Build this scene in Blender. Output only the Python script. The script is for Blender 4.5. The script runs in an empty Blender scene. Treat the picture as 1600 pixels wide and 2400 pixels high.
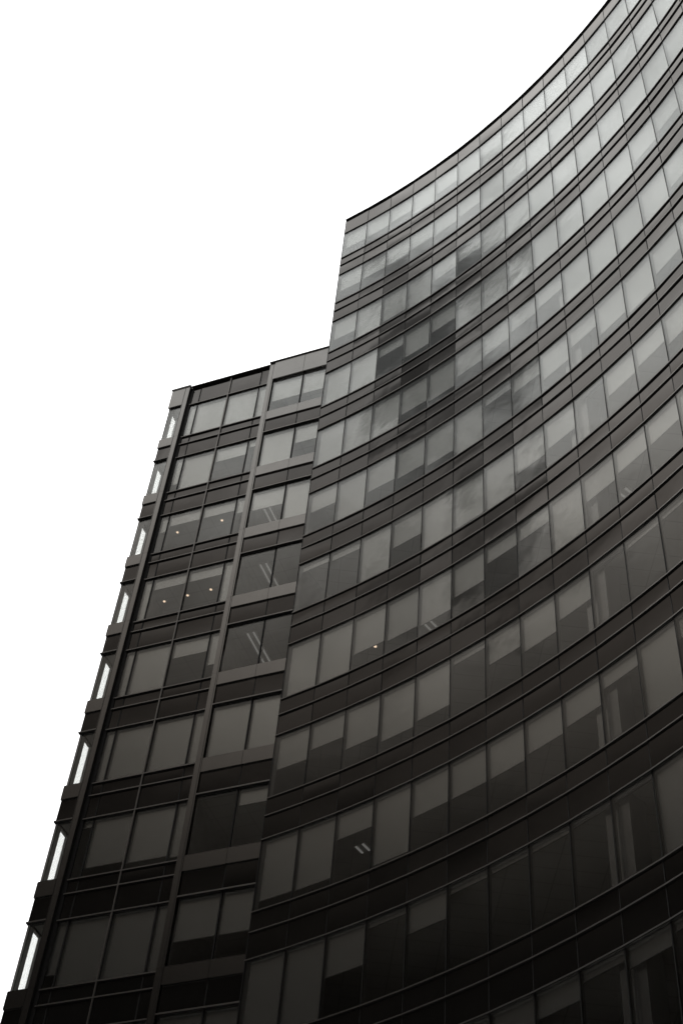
import bpy, math, random
from mathutils import Vector, Matrix
random.seed(7)
S = bpy.context.scene
COL = S.collection

# ------------------------------------------------------------------ camera
PITCH, ROLL, FPX, EYE = 0.87708, 0.10678, 3406.9, 1.6
cp, sp = math.cos(PITCH), math.sin(PITCH)
FW = Vector((0, cp, sp)); r0 = Vector((1, 0, 0)); u0 = r0.cross(FW)
RT = r0*math.cos(ROLL) + u0*math.sin(ROLL)
UP = -r0*math.sin(ROLL) + u0*math.cos(ROLL)
cam_d = bpy.data.cameras.new('camera'); cam = bpy.data.objects.new('camera', cam_d); COL.objects.link(cam)
cam_d.sensor_fit = 'VERTICAL'; cam_d.sensor_height = 36; cam_d.lens = FPX/2400*36
cam_d.clip_end = 5000; cam_d.clip_start = .1
M = Matrix.Identity(4)
for i in range(3):
    M[i][0] = RT[i]; M[i][1] = UP[i]; M[i][2] = -FW[i]
M[2][3] = EYE
cam.matrix_world = M
S.camera = cam

# ------------------------------------------------------------------ colour management
S.view_settings.view_transform = 'Standard'; S.view_settings.look = 'None'
S.view_settings.gamma = 1; S.view_settings.exposure = 0; S.view_settings.use_curve_mapping = False
S.render.engine = 'CYCLES'
S.cycles.max_bounces = 8; S.cycles.transparent_max_bounces = 24

# ------------------------------------------------------------------ sky: bright overcast, unseen west side darkened by hand to grade the facade
SUN_AZ, SUN_EL = -35, 58
w = bpy.data.worlds.new("World"); S.world = w; w.use_nodes = True
nt = w.node_tree; nt.nodes.clear()
def N(t, **k):
    n = nt.nodes.new(t)
    for a, b in k.items(): setattr(n, a, b)
    return n
def L(a, b): nt.links.new(a, b)
def mth(op, a, b=None, c=None, clamp=False):
    n = N('ShaderNodeMath', operation=op, use_clamp=clamp)
    for i, v in enumerate((a, b, c)):
        if v is None: continue
        if isinstance(v, (int, float)): n.inputs[i].default_value = v
        else: L(v, n.inputs[i])
    return n.outputs[0]
tc = N('ShaderNodeTexCoord'); sep = N('ShaderNodeSeparateXYZ'); L(tc.outputs['Generated'], sep.inputs[0])
X, Y, Z = sep.outputs
# hand-set luminance of the unseen west by elevation, dims the lower floors
hz = mth('SQRT', mth('MAXIMUM', mth('SUBTRACT', 1, mth('MULTIPLY', Z, Z)), 1e-4))
caz = mth('DIVIDE', Y, hz)
# ramp shifted towards the north-west to dim the tower's right side
zr = mth('SUBTRACT', Z, mth('MULTIPLY', mth('MINIMUM', mth('MAXIMUM', mth('ADD', caz, .1), 0), .3), .14))
ramp = N('ShaderNodeValToRGB'); L(zr, ramp.inputs[0]); ramp.color_ramp.interpolation = 'B_SPLINE'
stops = [(0.0, .003), (.46, .005), (.535, .011), (.585, .028), (.64, .082), (.70, .17), (.755, .38), (.81, .64), (.87, .88), (.92, 1.28), (1, 1.5)]
els = ramp.color_ramp.elements
els[0].position, els[1].position = stops[0][0], stops[-1][0]
for p, v in stops[1:-1]: els.new(p)
for e, (p, v) in zip(els, stops):
    t = min(1, v/.68); e.color = (v*(1.10-.11*t)/1.5, v*(.952+.045*t)/1.5, v*(.82+.17*t)/1.5, 1)
rs = N('ShaderNodeVectorMath', operation='SCALE'); L(ramp.outputs[0], rs.inputs[0]); rs.inputs['Scale'].default_value = 1.5
# clouds
nz = N('ShaderNodeTexNoise'); nz.inputs['Scale'].default_value = 5; nz.inputs['Detail'].default_value = 5; nz.inputs['Roughness'].default_value = .5
L(tc.outputs['Generated'], nz.inputs['Vector'])
cl = mth('MULTIPLY_ADD', nz.outputs[0], 1.5, .27)
# dark spots added to the unseen sky, for smudged reflections in the tower
blob = None
for (bx, by, bz), rad, dep in (((-.542, -.062, .837), .10, .82), ((-.512, -.025, .859), .055, .5), ((-.664, .0, .748), .05, .65), ((-.605, -.075, .792), .045, .4), ((-.672, -.09, .735), .045, .4), ((-.47, .0, .885), .04, .3)):
    dn = N('ShaderNodeVectorMath', operation='DISTANCE'); L(tc.outputs['Generated'], dn.inputs[0]); dn.inputs[1].default_value = (bx, by, bz)
    n2 = N('ShaderNodeTexNoise'); n2.inputs['Scale'].default_value = 18; n2.inputs['Detail'].default_value = 4; L(tc.outputs['Generated'], n2.inputs['Vector'])
    dd = mth('ADD', dn.outputs['Value'], mth('MULTIPLY_ADD', n2.outputs[0], .22, -.11))
    mr = N('ShaderNodeMapRange'); mr.interpolation_type = 'SMOOTHSTEP'; L(dd, mr.inputs[0])
    mr.inputs[1].default_value = rad*.25; mr.inputs[2].default_value = rad; mr.inputs[3].default_value = 1-dep; mr.inputs[4].default_value = 1
    blob = mr.outputs[0] if blob is None else mth('MULTIPLY', blob, mr.outputs[0])
n3 = N('ShaderNodeTexNoise'); n3.inputs['Scale'].default_value = 17; n3.inputs['Detail'].default_value = 6; n3.inputs['Roughness'].default_value = .6; n3.inputs['Distortion'].default_value = .6
L(tc.outputs['Generated'], n3.inputs['Vector'])
cl = mth('MULTIPLY', cl, mth('MULTIPLY_ADD', n3.outputs[0], 1.1, .46))
cl = mth('MULTIPLY', cl, blob)
west = N('ShaderNodeVectorMath', operation='SCALE'); L(rs.outputs[0], west.inputs[0]); L(cl, west.inputs['Scale'])
# bright side (north): the thin white cloud in front of the sun
fr = N('ShaderNodeMapRange'); fr.interpolation_type = 'SMOOTHSTEP'; L(caz, fr.inputs[0])
fr.inputs[1].default_value = .38; fr.inputs[2].default_value = .8
sky = N('ShaderNodeTexSky', sky_type='NISHITA', sun_disc=False)
sky.sun_elevation = math.radians(SUN_EL); sky.sun_rotation = math.radians(SUN_AZ); sky.dust_density = 4
bw = N('ShaderNodeRGBToBW'); L(sky.outputs[0], bw.inputs[0])
# white veil = the daylight sky scattered evenly by cloud
veil = mth('MAXIMUM', mth('MULTIPLY_ADD', bw.outputs[0], .05, 1.45), 1.45)
veil = mth('MULTIPLY', veil, mth('MULTIPLY_ADD', nz.outputs[0], .25, .9))
vc = N('ShaderNodeCombineColor'); 
for i in range(3): L(veil, vc.inputs[i])
mx = N('ShaderNodeMix', data_type='RGBA'); L(fr.outputs[0], mx.inputs[0]); L(west.outputs[0], mx.inputs[6]); L(vc.outputs[0], mx.inputs[7])
bg = N('ShaderNodeBackground'); bg.inputs['Strength'].default_value = .1
x10 = N('ShaderNodeVectorMath', operation='SCALE'); L(mx.outputs[2], x10.inputs[0]); x10.inputs['Scale'].default_value = 10
L(x10.outputs[0], bg.inputs['Color'])
out = N('ShaderNodeOutputWorld'); L(bg.outputs[0], out.inputs[0])

# ------------------------------------------------------------------ sun (veiled)
sd = bpy.data.lights.new('sun', 'SUN'); sd.energy = .6; sd.angle = math.radians(12); sd.color = (1, .97, .93)
so = bpy.data.objects.new('sun', sd); COL.objects.link(so)
az, el = math.radians(SUN_AZ), math.radians(SUN_EL)
sv = Vector((math.sin(az)*math.cos(el), math.cos(az)*math.cos(el), math.sin(el)))
so.rotation_euler = sv.to_track_quat('Z', 'Y').to_euler(); so.location = sv*200

# ------------------------------------------------------------------ materials
def newmat(name):
    global nt
    m = bpy.data.materials.new(name); m.use_nodes = True; nt = m.node_tree; nt.nodes.clear(); return m
def fin(sh): o = N('ShaderNodeOutputMaterial'); L(sh, o.inputs[0])
def refl_fac(r_0, p):
    lw = N('ShaderNodeLayerWeight'); lw.inputs[0].default_value = .5
    return mth('MULTIPLY_ADD', mth('POWER', lw.outputs['Facing'], p), 1-r_0, r_0, clamp=True)
def wavy(scale, dist):
    t = N('ShaderNodeTexCoord'); n = N('ShaderNodeTexNoise'); n.inputs['Scale'].default_value = scale; n.inputs['Detail'].default_value = 2
    L(t.outputs['Object'], n.inputs['Vector'])
    b = N('ShaderNodeBump'); b.inputs['Strength'].default_value = 1; b.inputs['Distance'].default_value = dist; L(n.outputs[0], b.inputs['Height'])
    return b.outputs[0]
def glass_mat():
    m = newmat('tinted_glass')
    g = N('ShaderNodeBsdfGlossy'); g.inputs['Roughness'].default_value = .03; g.inputs['Color'].default_value = (.96, .975, .965, 1)
    L(wavy(1.1, .0035), g.inputs['Normal'])
    t = N('ShaderNodeBsdfTransparent'); t.inputs['Color'].default_value = (.96, .965, .958, 1)
    mx = N('ShaderNodeMixShader'); L(refl_fac(.075, 3), mx.inputs[0]); L(t.outputs[0], mx.inputs[1]); L(g.outputs[0], mx.inputs[2]); fin(mx.outputs[0])
    return m
def spandrel_mat(name, base, r_0, rough=.06):
    m = newmat(name)
    g = N('ShaderNodeBsdfGlossy'); g.inputs['Roughness'].default_value = rough; g.inputs['Color'].default_value = (1.0, .96, .925, 1)
    L(wavy(1.0, .004), g.inputs['Normal'])
    d = N('ShaderNodeBsdfDiffuse')
    t = N('ShaderNodeTexCoord'); n = N('ShaderNodeTexNoise'); n.inputs['Scale'].default_value = 1.7; n.inputs['Detail'].default_value = 6; L(t.outputs['Object'], n.inputs['Vector'])
    r = N('ShaderNodeValToRGB'); L(n.outputs[0], r.inputs[0]); r.color_ramp.elements[0].color = (base*.7, base*.68, base*.63, 1); r.color_ramp.elements[1].color = (base*1.3, base*1.25, base*1.15, 1)
    L(r.outputs[0], d.inputs['Color'])
    mx = N('ShaderNodeMixShader'); L(refl_fac(r_0, 3.2), mx.inputs[0]); L(d.outputs[0], mx.inputs[1]); L(g.outputs[0], mx.inputs[2]); fin(mx.outputs[0])
    return m
def pr(name, col, rough, metal=0, var=.12, scale=3, bump=0):
    m = newmat(name); p = N('ShaderNodeBsdfPrincipled')
    t = N('ShaderNodeTexCoord'); n = N('ShaderNodeTexNoise'); n.inputs['Scale'].default_value = scale; n.inputs['Detail'].default_value = 6; L(t.outputs['Object'], n.inputs['Vector'])
    r = N('ShaderNodeValToRGB'); L(n.outputs[0], r.inputs[0]); r.color_ramp.elements[0].position = .25; r.color_ramp.elements[1].position = .75
    r.color_ramp.elements[0].color = tuple(c*(1-var) for c in col)+(1,); r.color_ramp.elements[1].color = tuple(c*(1+var) for c in col)+(1,)
    L(r.outputs[0], p.inputs['Base Color']); p.inputs['Roughness'].default_value = rough; p.inputs['Metallic'].default_value = metal
    if bump:
        b = N('ShaderNodeBump'); b.inputs['Distance'].default_value = bump; L(n.outputs[0], b.inputs['Height']); L(b.outputs[0], p.inputs['Normal'])
    fin(p.outputs[0]); return m
def ceiling_mat():
    m = newmat('ceiling_tiles'); t = N('ShaderNodeTexCoord'); b = N('ShaderNodeTexBrick'); mp = N('ShaderNodeMapping'); mp.inputs['Rotation'].default_value = (0, 0, 0)
    L(t.outputs['Object'], mp.inputs[0]); L(mp.outputs[0], b.inputs['Vector'])
    b.offset = 0; b.inputs['Scale'].default_value = 1; b.inputs['Brick Width'].default_value = 1.2; b.inputs['Row Height'].default_value = .6
    b.inputs['Mortar Size'].default_value = .012; b.inputs['Color1'].default_value = (.4, .385, .365, 1); b.inputs['Color2'].default_value = (.37, .36, .34, 1); b.inputs['Mortar'].default_value = (.27, .265, .255, 1)
    p = N('ShaderNodeBsdfPrincipled'); L(b.outputs[0], p.inputs['Base Color']); p.inputs['Roughness'].default_value = .9; fin(p.outputs[0]); return m
def emit(name, col, st):
    m = newmat(name); e = N('ShaderNodeEmission'); e.inputs[0].default_value = (*col, 1); e.inputs[1].default_value = st; fin(e.outputs[0]); return m
GLASS = glass_mat()
SPAN = spandrel_mat('spandrel_glass', .016, .08)
METAL = pr('champagne_metal', (.41, .40, .385), .19, 1, .04, 2)
LEDGE = pr('ledge_metal', (.33, .315, .30), .36, 1, .06, 4)
PAINT = pr('white_paint', (.85, .84, .82), .7, 0, .03)
CAPM = pr('coping_metal', (.85, .85, .84), .45, .3, .03)
GASK_SHADE = pr('black_gasket_and_shade', (.012, .011, .01), .6)  # real gaskets, and painted shade under ledges and beside the left pilaster
DARK = pr('dark_metal', (.02, .019, .017), .5, .3)
BLIND = pr('metallised_blind', (.74, .735, .72), .22, .85, .04, 40)
CEIL = ceiling_mat()
FLOORM = pr('carpet', (.16, .15, .14), .95)
WALLM = pr('interior_wall', (.36, .35, .33), .9)
COLM = pr('painted_column', (.55, .54, .53), .26, .8, .04)
FRAME = pr('inner_frame', (.16, .155, .15), .42, .6)
ROOFM = pr('roof_membrane', (.25, .25, .24), .9)
LAMPW = emit('warm_lamp', (1, .74, .52), 1.3)
TUBE = emit('fluorescent_tube', (1, .98, .93), .13)
HOUS = pr('fixture_housing', (.7, .7, .67), .5, .2)
ASPH = pr('asphalt', (.05, .05, .05), .9, 0, .2, 6, .004)
PAVE = pr('paving', (.2, .19, .18), .85, 0, .15, 2)

# ------------------------------------------------------------------ mesh helpers
class MB:
    def __init__(s): s.v = []; s.f = []; s.m = []; s.sm = set()
    under = None  # material index for bottom faces, used to paint ledge undersides in shade
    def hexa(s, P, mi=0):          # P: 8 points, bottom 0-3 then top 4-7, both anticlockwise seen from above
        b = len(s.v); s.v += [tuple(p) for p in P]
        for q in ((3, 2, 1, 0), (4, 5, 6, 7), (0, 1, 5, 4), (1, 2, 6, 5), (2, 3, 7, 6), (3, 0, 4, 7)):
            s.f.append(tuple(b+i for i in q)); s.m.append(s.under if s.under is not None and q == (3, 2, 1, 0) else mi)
    def pane(s, P, a, b, z0, z1, n0, n1, mi=0, bow=.004, vb=.0, nu=6, nv=7):
        # glazed panel: front and back skins slightly curved like real float glass, with closed edges
        for n, sg in ((n1, 1), (n0, -1)):
            o = len(s.v)
            for j in range(nv+1):
                for i in range(nu+1):
                    u, v = i/nu, j/nv
                    d = 4*bow*(u*(1-u))+4*vb*(v*(1-v))
                    s.v.append(tuple(P(a+(b-a)*u, n-d, z0+(z1-z0)*v)))
            for j in range(nv):
                for i in range(nu):
                    q = (o+j*(nu+1)+i, o+j*(nu+1)+i+1, o+(j+1)*(nu+1)+i+1, o+(j+1)*(nu+1)+i)
                    s.f.append(q if sg > 0 else q[::-1]); s.m.append(mi); s.sm.add(len(s.f)-1)
        o = len(s.v)
        for z in (z0, z1):
            for x, n in ((a, n1), (b, n1), (b, n0), (a, n0)): s.v.append(tuple(P(x, n, z)))
        for q in ((3, 2, 1, 0), (4, 5, 6, 7), (1, 2, 6, 5), (3, 0, 4, 7)): s.f.append(tuple(o+i for i in q)); s.m.append(mi)
    def box(s, x0, x1, y0, y1, z0, z1, mi=0):
        s.hexa([(x0, y0, z0), (x1, y0, z0), (x1, y1, z0), (x0, y1, z0), (x0, y0, z1), (x1, y0, z1), (x1, y1, z1), (x0, y1, z1)], mi)
    def build(s, name, mats, parent=None, org=Vector((0, 0, 0)), bevel=0, kind=None):
        me = bpy.data.meshes.new(name)
        me.from_pydata([(x-org[0], y-org[1], z-org[2]) for x, y, z in s.v], [], s.f)
        for m in (mats if isinstance(mats, (list, tuple)) else [mats]): me.materials.append(m)
        for p, i in zip(me.polygons, s.m): p.material_index = i
        for i in s.sm: me.polygons[i].use_smooth = True
        me.update()
        o = bpy.data.objects.new(name, me); COL.objects.link(o)
        if parent: o.parent = parent
        if kind: o['kind'] = kind
        return o
def empty(name, loc, label, cat, rz=0, group=None):
    o = bpy.data.objects.new(name, None); COL.objects.link(o); o.location = loc; o.rotation_euler = (0, 0, rz); o.empty_display_size = .5
    o['label'] = label; o['category'] = cat
    if group: o['group'] = group
    return o
def project(p):
    d = Vector(p)-Vector((0, 0, EYE)); w_ = d.dot(FW)
    if w_ <= .1: return None
    return 800+FPX*d.dot(RT)/w_, 1200-FPX*d.dot(UP)/w_
def seen_area(quad):
    P = [project(p) for p in quad]
    if None in P: return 0
    P = [(min(1600, max(0, x)), min(2400, max(0, y))) for x, y in P]
    return abs(sum(P[i][0]*P[(i+1) % 4][1]-P[(i+1) % 4][0]*P[i][1] for i in range(4)))/2

# ------------------------------------------------------------------ ground
gm = MB(); gm.box(-900, 900, -900, 900, -.5, 0); gm.build('road', ASPH, kind='structure')
gm = MB(); gm.box(-30, 45, 8, 80, -.2, .13); gm.build('pavement', PAVE, kind='structure')

# ------------------------------------------------------------------ curved tower
CX, CY, R, TH0, DTH = -21.49074, 6.15598, 34.67186, .94842, -.03737
HF = 4.0; ZA1 = 59.64464+EYE; DC, DB, DR1, DT = 1.52567, .65757, 2.3669, 3.70001
NCOL, NFL = 21, 15
ch = math.cos(DTH/2)
def tp(i, n, z):                 # n metres in front of the glass line (towards the street) at column line i
    th = TH0+DTH*i; r = R-n/ch
    return Vector((CX+r*math.cos(th), CY+r*math.sin(th), z))
def tq(i, f, n, z): return tp(i, n, z).lerp(tp(i+1, n, z), f)
rnd = random.Random(3)
WCH = (tp(0, 0, 0)-tp(1, 0, 0)).length
def ring(mb, i0, i1, n0, n1, z0, z1, mi=0):
    for i in range(i0, i1):
        mb.hexa([tp(i, n1, z0), tp(i+1, n1, z0), tp(i+1, n0, z0), tp(i, n0, z0), tp(i, n1, z1), tp(i+1, n1, z1), tp(i+1, n0, z1), tp(i, n0, z1)], mi)
def seg(mb, i, a, b, n0, n1, z0, z1, mi=0, tilt=(0, 0)):   # piece of one bay; a, b metres from its left line
    fa, fb = a/WCH, b/WCH
    zm = (z0+z1)/2; xm = (a+b)/2
    def P(f, n, z):
        return tq(i, f, n+tilt[0]*(z-zm)+tilt[1]*(f*WCH-xm), z)
    mb.hexa([P(fa, n1, z0), P(fb, n1, z0), P(fb, n0, z0), P(fa, n0, z0), P(fa, n1, z1), P(fb, n1, z1), P(fb, n0, z1), P(fa, n0, z1)], mi)
def tpane(mb, i, a, b, n0, n1, z0, z1, mi=0, tilt=(0, 0)):
    zm = (z0+z1)/2; xm = (a+b)/2
    mb.pane(lambda x, n, z: tq(i, x/WCH, n+tilt[0]*(z-zm)+tilt[1]*(x-xm), z), a, b, z0, z1, n0, n1, mi, rnd.uniform(.001, .0065), rnd.gauss(0, .0022))
TORG = Vector((tp(10, -4, 0).x, tp(10, -4, 0).y, .13))
tower = empty('office_tower', TORG, 'tall glass office tower with a concave curved facade, taller than its neighbour', 'office building')
def T(mb, name, mats, kind=None, parent=tower):
    return mb.build(name, mats, parent, TORG, kind=kind)
def child(mb, name, mats, par, org=TORG):
    o = mb.build(name, mats, None, org); o.parent = par; return o

def zA(k): return ZA1-HF*(k-1)
def ztop(k): return ZA1+DR1 if k == 1 else zA(k-1)-DC
DEPTH = 11.0
# roof, coping, parapet
mb = MB(); ring(mb, 0, NCOL, -DEPTH, -.25, ZA1+DR1+.2, ZA1+DR1+.6); T(mb, 'roof', ROOFM)
mb = MB(); ring(mb, 0, NCOL, -.45, .065, ZA1+DT-.045, ZA1+DT+.015); T(mb, 'coping', DARK)
def panels(i0, i1, z0, z1, n=0.0, jit=.0045):
    m_ = MB()
    for i in range(i0, i1):
        tpane(m_, i, .012, WCH-.012, n-.03, n, z0, z1, 0, (rnd.gauss(0, jit), rnd.gauss(0, jit)))
    return m_
T(panels(0, NCOL, ZA1+DR1+.03, ZA1+DT-.06), 'parapet_panel', SPAN)
mb = MB(); ring(mb, 0, NCOL, -.25, -.16, ZA1+DR1+.05, ZA1+DT-.06); T(mb, 'parapet_backing', DARK)
LZ, LN = .020, .044
for k in range(1, NFL+1):
    a = zA(k)
    for z in ((ZA1+DR1, a) if k == 1 else (a,)):
        mb = MB(); mb.under = 1; ring(mb, 0, NCOL, -.04, LN, z-LZ, z+LZ); T(mb, 'ledge', [LEDGE, GASK_SHADE])  # second slot: underside shade painted black, likewise on the ledges below
    mb = MB(); mb.under = 1; ring(mb, 0, NCOL, -.04, LN, a-DB-LZ, a-DB+LZ); T(mb, 'ledge', [LEDGE, GASK_SHADE])
    mb = MB(); mb.under = 1; ring(mb, 0, NCOL, -.04, LN, a-DC-LZ, a-DC+LZ); T(mb, 'ledge', [LEDGE, GASK_SHADE])
    T(panels(0, NCOL, a-DB+LZ+.002, a-LZ-.002), 'spandrel_band', SPAN)
    T(panels(0, NCOL, a-DC+LZ+.002, a-DB-LZ-.002), 'spandrel_band', SPAN)
    mb = MB(); ring(mb, 0, NCOL, -.3, -.16, a-DC+.05, a-.02); T(mb, 'spandrel_backing', DARK)
    # slab with its ceiling below and floor above
    mb = MB(); ring(mb, 0, NCOL, -DEPTH+.3, -.31, a-.35, a-.08, 1); T(mb, 'floor_slab', [CEIL, FLOORM])
    mb = MB(); ring(mb, 0, NCOL, -DEPTH+.3, -.31, a-DC+.03, a-DC+.08, 0); T(mb, 'ceiling', CEIL)
# mullions: thin dark outside strip, deeper inner frame
for i in range(0, NCOL+1):
    mb = MB()
    def mu(n0, n1, hw, z0, z1, mi):
        c0 = tp(i, n0, 0); t_ = (tp(min(i+1, NCOL), 0, 0)-tp(max(i-1, 0), 0, 0)); t_.z = 0; t_.normalize()
        A, B = tp(i, n1, z0), tp(i, n0, z0); A2, B2 = tp(i, n1, z1), tp(i, n0, z1)
        mb.hexa([A-t_*hw, A+t_*hw, B+t_*hw, B-t_*hw, A2-t_*hw, A2+t_*hw, B2+t_*hw, B2-t_*hw], mi)
    mu(-.05, .006, .013, .2, ZA1+DT-.07, 0)
    for k in range(1, NFL+1):
        mu(-.115, -.052, .022, zA(k)+.03, ztop(k)-.03, 1)
    T(mb, 'mullion', [GASK_SHADE, FRAME])
# back wall, side walls
mb = MB(); ring(mb, 0, NCOL, -DEPTH-.3, -DEPTH, .1, ZA1+DT); T(mb, 'back_wall', METAL)
mb = MB(); ring(mb, 0, NCOL, -DEPTH+3.2, -DEPTH+3, .1, ZA1+DR1); T(mb, 'core_wall', WALLM)
mb = MB(); ring(mb, 0, NCOL, -.3, -.02, .1, zA(NFL)-DC-.1); T(mb, 'base_wall', METAL)
def tsw(mb, n0, n1, z0, z1, t0=-.0, t1=.12, mi=0, line=0):   # slab on the radial end plane of column line 'line'
    t_ = tp(1, 0, 0)-tp(0, 0, 0) if line == 0 else tp(NCOL-1, 0, 0)-tp(NCOL, 0, 0)
    t_.z = 0; t_.normalize()
    a, b_ = tp(line, n1, 0), tp(line, n0, 0)
    P = [a+t_*t0, a+t_*t1, b_+t_*t1, b_+t_*t0]
    if line: P = [P[1], P[0], P[3], P[2]]
    mb.hexa([Vector((p.x, p.y, z0)) for p in P]+[Vector((p.x, p.y, z1)) for p in P], mi)
mb = MB()
for k in range(1, NFL+1):
    a = zA(k)
    tsw(mb, -DEPTH, -.06, a-DC+.01, a-.01)
tsw(mb, -DEPTH, -.06, ZA1+DR1+.01, ZA1+DT-.06)
tsw(mb, -DEPTH, -.06, .1, zA(NFL)-DC)
T(mb, 'side_wall', SPAN)
mb = MB()
for k in range(1, NFL+1):
    tsw(mb, -DEPTH+3, -2.4, zA(k)+.02, ztop(k)-.02, .03, .05)
T(mb, 'side_window', GLASS)
mb = MB()
for n0, n1 in ((-2.4, -.06), (-DEPTH, -DEPTH+3)):
    for k in range(1, NFL+1): tsw(mb, n0, n1, zA(k)-.005, ztop(k)+.005, .0, .14)
T(mb, 'side_pier', FRAME)
mb = MB(); tsw(mb, -DEPTH, -.06, .1, ZA1+DT-.06, 0, .15, 0, NCOL); T(mb, 'end_wall', SPAN)
# structural columns inside
for li in (9, 18):
    mb = MB(); seg(mb, li-1, WCH-.33, WCH, -.75, -.17, .2, ZA1+DR1-.05); seg(mb, li, 0, .40, -.75, -.17, .2, ZA1+DR1-.05)
    T(mb, 'column', COLM)

# how far each roller blind is drawn (1 = fully down) : row -> columns 0...
BL = {
 1: [.60, .60, .55, .8, .6, 1, 1, 1, 1, 1, 1, 1, 1, 1, 1],
 2: [.58, .55, .55, .5, .55, .5, 1, .7, 1, 1, 1, 1, 1, 1, 1],
 3: [.6, 1, .85, 1, .5, .45, .75, .9, 1, 1, 1, 1, 1, .9, 1],
 4: [1, 1, .3, .75, .5, .9, 1, 1, 1, 1, 1, 1, .7, .6, 1],
 5: [1, 1, 1, .7, .78, .6, .55, .45, .4, 1, 1, 1, 1, .7, 1],
 6: [.45, 1, .6, .65, .75, 1, .22, .4, .62, .42, .72, .85, .6, .5, .6],
 7: [.15, .18, 1, .55, 1, .9, 1, .6, .55, .06, .5, .45, .6, .7, .6],
 8: [1, 1, .68, .72, .75, .58, .32, .3, 1, .48, .42, .42, 1, .6, 1],
 9: [.55, .42, .65, .78, .72, .12, .45, .58, .45, .05, .12, .12, .5, .6, .4],
 10: [.85, .86, .36, .93, .5, .5, .5, .45, .4, .22, 1, .3, .6, .6, .6],
 11: [1, 1, .5, .08, .35, .09, .08, .08, .06, .05, 1, .6, .4, .5, .5],
 12: [1, 1, .5, 1, .4, .6, 1, .25, .1, .2, .1, .3, .6, .5, .5],
}
wins = []
for k in range(1, NFL+1):
    for i in range(NCOL):
        z0, z1 = zA(k)+LZ+.002, ztop(k)-LZ-.002
        ar = seen_area([tq(i, 0, 0, z0), tq(i, 1, 0, z0), tq(i, 1, 0, z1), tq(i, 0, 0, z1)])
        wins.append((ar, k, i, z0, z1))
wins.sort(key=lambda t_: -t_[0])
rest = MB(); restb = MB()
def blind(mb, i, z0, z1, fr_):
    zb = z1-(z1-z0)*fr_
    seg(mb, i, .035, WCH-.024, -.085, -.079, max(zb, z0+.01), z1, 0)
    if fr_ < .99: seg(mb, i, .035, WCH-.024, -.092, -.072, zb-.025, zb, 1)
for n_, (ar, k, i, z0, z1) in enumerate(wins):
    tl = (rnd.gauss(0, .0035), rnd.gauss(0, .004))
    row = BL.get(k)
    f_ = row[i] if row and i < len(row) else rnd.choice((1, 1, .6, .4, .1, .7))
    big = n_ < 100
    m_ = MB() if big else rest
    tpane(m_, i, .014, WCH-.014, -.024, -.002, z0, z1, 0, tl)
    # inner frame round the pane
    for (a, b_, c0, c1) in ((.014, WCH-.014, z0, z0+.025), (.014, WCH-.014, z1-.025, z1)):
        seg(m_, i, a, b_, -.09, -.04, c0, c1, 1)
    mbb = MB() if big else restb
    if f_ > 0: blind(mbb, i, z0-.02, z1+.2, f_*(z1-z0)/(z1-z0+.22)+.2/(z1-z0+.22) if f_ < 1 else 1)
    if big:
        o = T(m_, 'window', [GLASS, FRAME])
        if f_ > 0: child(mbb, 'roller_blind', [BLIND, FRAME], o)
ro = T(rest, 'window', [GLASS, FRAME], 'stuff'); rb_ = child(restb, 'roller_blind', [BLIND, FRAME], ro); rb_['kind'] = 'stuff'

# ------------------------------------------------------------------ lower wing (local frame: x along the facade, -y towards the street)
WX, WY, PHI = -5.7427, 39.0593, -.4386
ZW = 51.943+EYE; WC, WB, WR1 = 1.5402, .5458, 2.5242          # recessed middle bay
ZF = 51.955+EYE; FC, FB, FR1 = 1.53, .585, 2.51                 # framed bays
WORG = Vector((WX, WY, .13))
wing = empty('office_wing', WORG, 'lower flat glass office block with two metal pilasters, left of the curved tower', 'office building', PHI)
NW = 13
TOPW = 55.85+EYE
def wb(mb, s0, s1, n0, n1, z0, z1, mi=0, tilt=(0, 0)):
    zm, xm = (z0+z1)/2, (s0+s1)/2
    def P(s_, n, z): return (s_, -(n+tilt[0]*(z-zm)+tilt[1]*(s_-xm)), z)
    mb.hexa([P(s0, n1, z0), P(s1, n1, z0), P(s1, n0, z0), P(s0, n0, z0), P(s0, n1, z1), P(s1, n1, z1), P(s1, n0, z1), P(s0, n0, z1)], mi)
def wpane(mb, s0, s1, n0, n1, z0, z1, mi=0, tilt=(0, 0)):
    zm, xm = (z0+z1)/2, (s0+s1)/2
    mb.pane(lambda x, n, z: (x, -(n+tilt[0]*(z-zm)+tilt[1]*(x-xm)), z), s0, s1, z0, z1, n0, n1, mi, rnd.gauss(.001, .003)*min(1, s1-s0), rnd.gauss(0, .0025))
WO = Vector((0, 0, .13))
def Wp(mb, name, mats, kind=None): return mb.build(name, mats, wing, WO, kind=kind)
SL, P1L, P1R = -2.985, -2.285, -2.055
V = [-2.055, -1.53, 0.0, 1.553, 2.028]
P2L, P2R = 2.035, 2.28
RV = [2.29, 3.78, 5.27, 6.44]
NP = .18
GN, SN = .10, .115     # glass and spandrel plane in framed bays
def za(k): return ZW-HF*(k-1)
def zt(k): return ZW+WR1 if k == 1 else za(k-1)-WC
def fa(k): return ZF-HF*(k-1)
def ft(k): return ZF+FR1 if k == 1 else fa(k-1)-FC
jt = lambda: (rnd.gauss(0, .003), rnd.gauss(0, .003))
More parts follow.
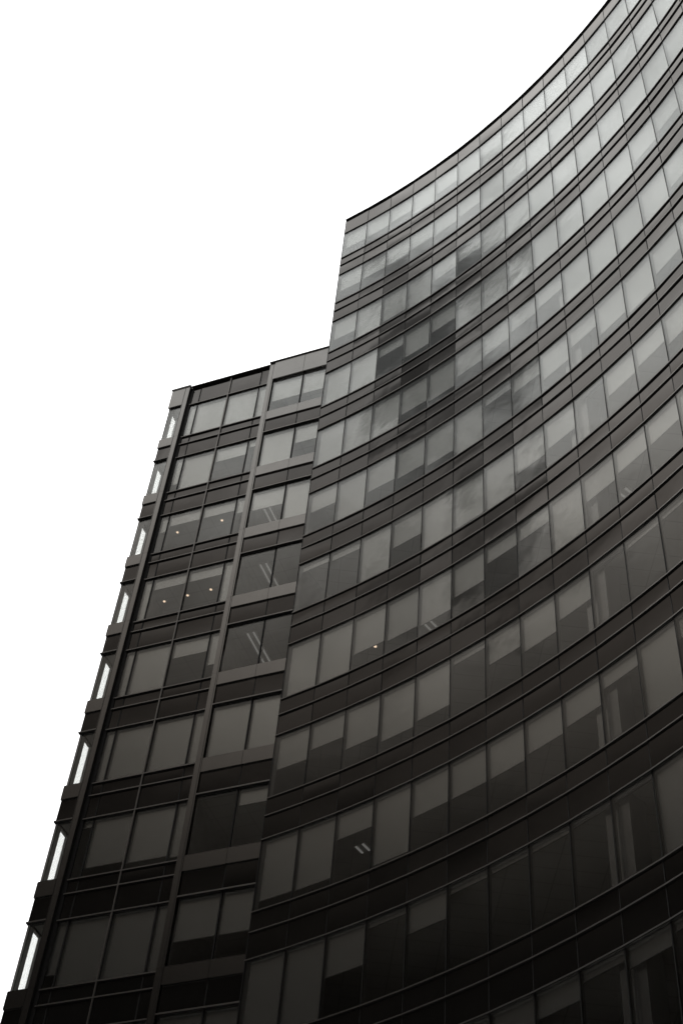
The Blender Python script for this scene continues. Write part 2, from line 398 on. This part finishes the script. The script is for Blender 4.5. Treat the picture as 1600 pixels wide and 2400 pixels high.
# pilasters
for s0, s1, groove in ((P1L, P1R, -2.262), (P2L, P2R, 2.228)):
    mb = MB(); zz = [.2]+[fa(k) for k in range(NW, 0, -1)]+[TOPW]
    for a, b_ in zip(zz[:-1], zz[1:]): wb(mb, s0, s1, -.1, NP, a+.005, b_-.005, 0)
    wb(mb, s0+.01, s1-.01, -.1, NP-.02, .2, TOPW-.01, 1)
    wb(mb, groove-.008, groove+.008, NP-.01, NP+.003, .2, TOPW-.02, 1)
    if s0 == P1L: wb(mb, s1+.001, s1+.012, -.08, NP-.012, .2, TOPW, 1)      # dark skin painting the shade on the return's cheek
    Wp(mb, 'pilaster', [METAL, DARK])
mb = MB(); wb(mb, SL-.03, P1R+.03, -.2, NP+.05, TOPW, TOPW+.05); Wp(mb, 'coping', [CAPM])
mb = MB(); wb(mb, P1R+.04, P2L-.01, -.3, .11, TOPW+.02, TOPW+.14, 0, (-.5, 0)); wb(mb, P1R+.04, P2L-.01, -.3, .105, TOPW-.005, TOPW+.02, 1); Wp(mb, 'coping', [CAPM, DARK])
mb = MB(); wb(mb, P2L-.03, 6.44, -.3, NP+.06, TOPW+.02, TOPW+.14, 0, (-.5, 0)); wb(mb, P2L-.02, 6.44, -.3, NP+.05, TOPW, TOPW+.02, 1); Wp(mb, 'coping', [CAPM, DARK])
# parapets
mb = MB()
for a, b_ in zip(V[:-1], V[1:]): wpane(mb, a+.02, b_-.02, -.03, 0, ZW+WR1+.04, TOPW-.012, 0, jt())
Wp(mb, 'parapet_panel', SPAN)
mb = MB()
for a, b_ in zip(RV[:-1], RV[1:]): wb(mb, a+.008, b_-.008, NP-.03, NP+.03, ZF+FR1, TOPW-.004, 0)
wb(mb, RV[0], 6.44, GN-.01, NP-.031, ZF+FR1+.004, TOPW-.01, 1)
Wp(mb, 'parapet_panel', [METAL, DARK])
mb = MB(); wb(mb, SL, P1L-.01, NP-.03, NP, ZF+FR1, TOPW-.004, 0); wb(mb, SL+.01, P1L-.01, -.02, NP-.031, ZF+FR1+.004, TOPW-.01, 1); Wp(mb, 'parapet_panel', [METAL, DARK])
mb = MB(); wb(mb, V[0], V[-1], -.3, -.16, ZW+WR1+.05, TOPW-.02); Wp(mb, 'parapet_backing', DARK)
mb = MB(); wb(mb, SL+.101, 7.5, -9, -.061, ZW+WR1+.32, ZW+WR1+.6); Wp(mb, 'roof', ROOFM)
# floors
for k in range(1, NW+1):
    a = za(k)
    for z in ((ZW+WR1, a, a-WB, a-WC) if k == 1 else (a, a-WB, a-WC)):
        mb = MB(); mb.under = 1; wb(mb, V[0]+.10, V[-1], -.04, .062, z-.024, z+.024); Wp(mb, 'ledge', [LEDGE, GASK_SHADE])  # bottom face blackened to stand in for its shade
    for z0, z1 in ((a-WB+.033, a-.033), (a-WC+.033, a-WB-.033)):
        mb = MB()
        for s0, s1 in zip(V[:-1], V[1:]): wpane(mb, s0+.02, s1-.02, -.03, 0, z0, z1, 0, jt())
        Wp(mb, 'spandrel_band', SPAN)
    f0 = fa(k)
    for s0, s1, lines in ((RV[0], RV[-1], RV), (SL, P1L-.002, (SL, P1L-.002))):
        mb = MB()
        for p, q in zip(lines[:-1], lines[1:]): wb(mb, p+.006, q-.006, NP-.05, NP, f0-FB, f0-.004)
        wb(mb, s0+.01, s1-.01, GN-.04, NP-.052, f0-FB+.004, f0-.006, 1)
        wb(mb, s0, s1, GN-.02, NP-.015, f0+.014, f0+.034, 0); wb(mb, s0, s1, GN-.02, NP-.03, f0-.003, f0+.0135, 1)
        Wp(mb, 'sill_panel', [METAL, DARK])
        mb = MB()
        for p, q in zip(lines[:-1], lines[1:]): wpane(mb, p+.012, q-.012, SN-.03, SN, f0-FC+.03, f0-FB-.004, 0, jt())
        Wp(mb, 'spandrel_band', SPAN)
        mb = MB(); mb.under = 1; wb(mb, s0-(.012 if s0 == SL else 0), s1, SN-.05, NP+.01, f0-FC-.027, f0-FC+.027); Wp(mb, 'ledge', [LEDGE, GASK_SHADE])  # ledge soffit shade put in as black colour
        mb = MB(); wb(mb, s0+.02, s1-.01, -.3, GN-.16, f0-FC+.05, f0-FB); Wp(mb, 'spandrel_backing', DARK)
    mb = MB(); wb(mb, V[0]+.02, V[-1]-.01, -.3, -.16, a-WC+.05, a-.03); Wp(mb, 'spandrel_backing', DARK)
    mb = MB(); wb(mb, SL+.13, 6.4, -8.6, -.31, a-.4, a-.1, 0); Wp(mb, 'floor_slab', FLOORM)
    mb = MB()
    wb(mb, V[0]+.05, V[-1], -8.6, -.2, a-WC+.03, a-WC+.09); wb(mb, V[-1]+.1, 6.4, -8.6, -.0, f0-FC+.03, f0-FC+.09); wb(mb, SL+.13, V[0]-.05, -8.6, -.0, f0-FC+.03, f0-FC+.09)
    Wp(mb, 'ceiling', CEIL)
mb = MB(); wb(mb, SL+.2, 6.4, -8.6, -.1, ZW+WR1+.03, ZW+WR1+.1); Wp(mb, 'ceiling', CEIL)
# mullions of the recessed bay
for j, s_ in enumerate(V[1:4]):
    mb = MB()
    if j == 1: wb(mb, s_-.022, s_+.028, -.04, .06, .2, TOPW-.012, 1); wb(mb, s_+.029, s_+.045, -.02, .01, .2, TOPW-.02, 0)
    else: wb(mb, s_-.024, s_+.024, -.04, .012, .2, TOPW-.02, 0)
    for k in range(1, NW+1): wb(mb, s_-.03, s_+.03, -.12, -.05, za(k)+.04, zt(k)-.04, 2)
    Wp(mb, 'mullion', [GASK_SHADE, LEDGE, FRAME])
for s_ in RV[1:3]:
    mb = MB(); wb(mb, s_-.022, s_+.022, GN-.04, GN+.02, .2, ZF+FR1-.01, 0)
    for k in range(1, NW+1): wb(mb, s_-.008, s_+.008, SN-.01, SN+.004, fa(k)-FC+.035, fa(k)-FB-.005, 0)
    Wp(mb, 'mullion', [GASK_SHADE])
# added black strip imitating shade and reflection beside the left pilaster
mb = MB(); wb(mb, P1R+.012, P1R+.145, -.04, .03, .2, TOPW-.02); Wp(mb, 'shade_strip', GASK_SHADE)
# interior walls
mb = MB(); wb(mb, SL+.2, 6.4, -8.7, -8.6, .2, ZW+WR1); Wp(mb, 'core_wall', WALLM)
mb = MB(); wb(mb, 2.10, 2.20, -8.6, -.11, .2, ZW+WR1); wb(mb, -2.2, -2.1, -8.6, -.11, .2, ZW+WR1); Wp(mb, 'partition_wall', WALLM)
mb = MB(); wb(mb, 1.36, 1.72, -1.15, -.8, .2, ZW+WR1); Wp(mb, 'column', COLM)
mb = MB(); wb(mb, SL, 7.6, -9.3, -9, .1, TOPW); Wp(mb, 'back_wall', METAL)
mb = MB(); wb(mb, 6.45, 6.6, -9, .1, .1, TOPW); Wp(mb, 'end_wall', DARK)
mb = MB(); wb(mb, SL, 6.44, -.2, -.04, .1, za(NW)-WC-.04); Wp(mb, 'base_wall', METAL)
# glazed corner: its side wall
mb = MB()
for k in range(1, NW+1):
    f0 = fa(k)
    wb(mb, SL, SL+.1, -9, NP-.052, f0-FB, f0-.002, 0)
    wb(mb, SL+.02, SL+.1, -9, SN-.05, f0-FC+.031, f0-FB-.002, 1)
    wb(mb, SL-.01, SL+.1, -9, SN-.051, f0-FC-.03, f0-FC+.03, 0)
wb(mb, SL, SL+.1, -9, NP-.031, ZF+FR1+.002, TOPW-.002, 0)
wb(mb, SL, SL+.1, -9, NP-.06, .1, fa(NW)-FC-.04, 0)
Wp(mb, 'side_wall', [METAL, SPAN])
mb = MB()
for k in range(1, NW+1):
    for n0, n1 in ((-.20, GN-.03), (-1.7, -.62), (-9, -4.4)): wb(mb, SL+.012, SL+.09, n0, n1, fa(k)+.002, ft(k)-.032, 0)
    wb(mb, SL+.095, SL+.12, -9, -.62, fa(k), ft(k), 1)
Wp(mb, 'side_pier', [PAINT, PAINT])
mb = MB()
for k in range(1, NW+1):
    wb(mb, SL+.035, SL+.05, -.619, -.201, fa(k)+.01, ft(k)-.035); wb(mb, SL+.035, SL+.05, -4.39, -1.71, fa(k)+.01, ft(k)-.035)
Wp(mb, 'side_window', GLASS)

# windows of the wing
WBL = {1: [1, 1, 1, 1, .64, .64, .6], 2: [.75, 1, .38, .2, 1, .5, .6], 3: [.42, .3, .3, .4, .5, 1, .6], 4: [1, .27, .27, 1, .06, .04, .6],
       5: [1, 1, .36, .68, .07, .0, .6], 6: [1, 1, 1, 1, 1, .97, .6], 7: [.12, .82, .86, .9, .05, .28, .6], 8: [.78, 1, 1, 1, .62, .62, .6], 9: [1, .5, .5, 1, .3, .5, .5]}
rest = MB(); restb = MB()
for k in range(1, NW+1):
    cols = [(V[j], V[j+1], 0, za(k)+.033, zt(k)-.033, -.0) for j in range(4)]
    cols += [(RV[j]+.02, RV[j+1]-.02, 1, fa(k)+.032, ft(k)-(.0 if k == 1 else .033), GN) for j in range(3)]
    cols += [(SL+.05, P1L-.01, 2, fa(k)+.032, ft(k)-(.0 if k == 1 else .033), GN)]
    for j, (s0, s1, kind, z0, z1, n) in enumerate(cols):
        big = k <= 10
        m_ = MB() if big else rest; mbb = MB() if big else restb
        wpane(m_, s0+.02, s1-.02, n-.026, n-.006, z0, z1, 0, jt())
        for c0, c1 in ((z0, z0+.03), (z1-.03, z1)): wb(m_, s0+.02, s1-.02, n-.09, n-.045, c0, c1, 1)
        for c0, c1 in ((s0+.02, s0+.04), (s1-.04, s1-.02)): wb(m_, c0, c1, n-.09, n-.045, z0+.03, z1-.03, 1)
        f_ = WBL.get(k, [rnd.choice((1, 1, .6, .3)) for _ in range(7)])[j] if kind < 2 else 0
        if f_ > 0:
            zb = z1+.02-(z1-z0+.02)*f_
            wb(mbb, s0+.035, s1-.03, n-.085, n-.079, max(zb, z0+.01), z1+.19, 0)
            if f_ < .99: wb(mbb, s0+.035, s1-.03, n-.092, n-.072, zb-.03, zb, 1)
        if big:
            o = Wp(m_, 'window', [GLASS, FRAME])
            if f_ > 0: child(mbb, 'roller_blind', [BLIND, FRAME], o, WO)
ro = Wp(rest, 'window', [GLASS, FRAME], 'stuff'); rb_ = child(restb, 'roller_blind', [BLIND, FRAME], ro, WO); rb_['kind'] = 'stuff'

# ------------------------------------------------------------------ ceiling lights seen through the glass
def cyl(mb, c, r_, z0, z1, n_=20, mi=0, r2=None):
    b = len(mb.v); r2 = r_ if r2 is None else r2
    for zz, rr in ((z0, r_), (z1, r2)):
        for q in range(n_): mb.v.append((c[0]+rr*math.cos(q*2*math.pi/n_), c[1]+rr*math.sin(q*2*math.pi/n_), zz))
    for q in range(n_): mb.f.append((b+q, b+(q+1) % n_, b+n_+(q+1) % n_, b+n_+q)); mb.m.append(mi)
    mb.f.append(tuple(b+n_-1-q for q in range(n_))); mb.m.append(mi)
    mb.f.append(tuple(b+n_+q for q in range(n_))); mb.m.append(mi)
def downlight(loc, label):
    o = empty('downlight', loc, label, 'ceiling light', 0, 'lit downlights in the office ceilings')
    m_ = MB(); cyl(m_, (0, 0), .085, -.012, .005); m_.build('trim_ring', HOUS, o)
    m_ = MB(); cyl(m_, (0, 0), .05, -.02, -.0125, 20, 0); m_.build('lamp', LAMPW, o)
for x, y, z, lb in (
    (-6.82, 40.68, 46.43, 'small lit downlight left of the wing\'s centre mullion, one floor above the row of three'),
    (-4.95, 39.75, 46.43, 'small lit downlight right of the wing\'s centre mullion, one floor above the row of three'),
    (-6.73, 40.94, 42.43, 'warm lit downlight, leftmost of the row of three on one ceiling of the wing'),
    (-5.79, 40.47, 42.43, 'warm lit downlight, middle of the row of three on one ceiling of the wing'),
    (-4.86, 40.01, 42.43, 'warm lit downlight, rightmost of the row of three on one ceiling of the wing'),
    (1.58, 33.97, 34.15, 'lone warm downlight below a half drawn blind in the curved tower')):
    downlight((x, y, z+EYE), lb)
def batten(loc, rz, length, label):
    o = empty('fluorescent_light', loc, label, 'ceiling light', rz, 'fluorescent lights in the office ceilings')
    m_ = MB(); m_.box(-length/2, length/2, -.21, .21, -.035, .02); m_.build('housing', HOUS, o)
    for sgn in (-1, 1):
        m_ = MB(); m_.box(-length/2+.03, length/2-.03, sgn*.12-.03, sgn*.12+.03, -.06, -.036); m_.build('tube', TUBE, o)
def wpt(s_, n, z):
    return (WX+s_*math.cos(PHI)+n*math.sin(PHI), WY+s_*math.sin(PHI)-n*math.cos(PHI), z+EYE)
RW = PHI+math.pi/2
batten(wpt(2.60, -1.35, 46.2), RW, 1.5, 'fluorescent ceiling light in the wing beside the tower, topmost of the three')
batten(wpt(3.05, -1.25, 42.2), RW, 1.8, 'fluorescent ceiling light in the wing beside the tower, middle of the three')
batten(wpt(3.08, -1.10, 38.2), RW, 1.8, 'fluorescent ceiling light in the wing beside the tower, lowest of the three')
def tpt(colf, n, z):
    th = TH0+DTH*colf; r_ = R-n
    return (CX+r_*math.cos(th), CY+r_*math.sin(th), z+EYE), th
for cf, n, z, ln, lb in ((3.43, -1.62, 34.12, .7, 'fluorescent ceiling light in the curved tower, brightest one, under a half drawn blind'),
                     (9.38, -1.45, 34.12, .5, 'fluorescent ceiling light in the curved tower, rightmost of its lit windows'),
                     (1.83, -1.63, 26.12, .4, 'faint fluorescent ceiling light low in the curved tower, two floors below the lone downlight')):
    p, th = tpt(cf, n, z); batten(p, th, ln, lb)
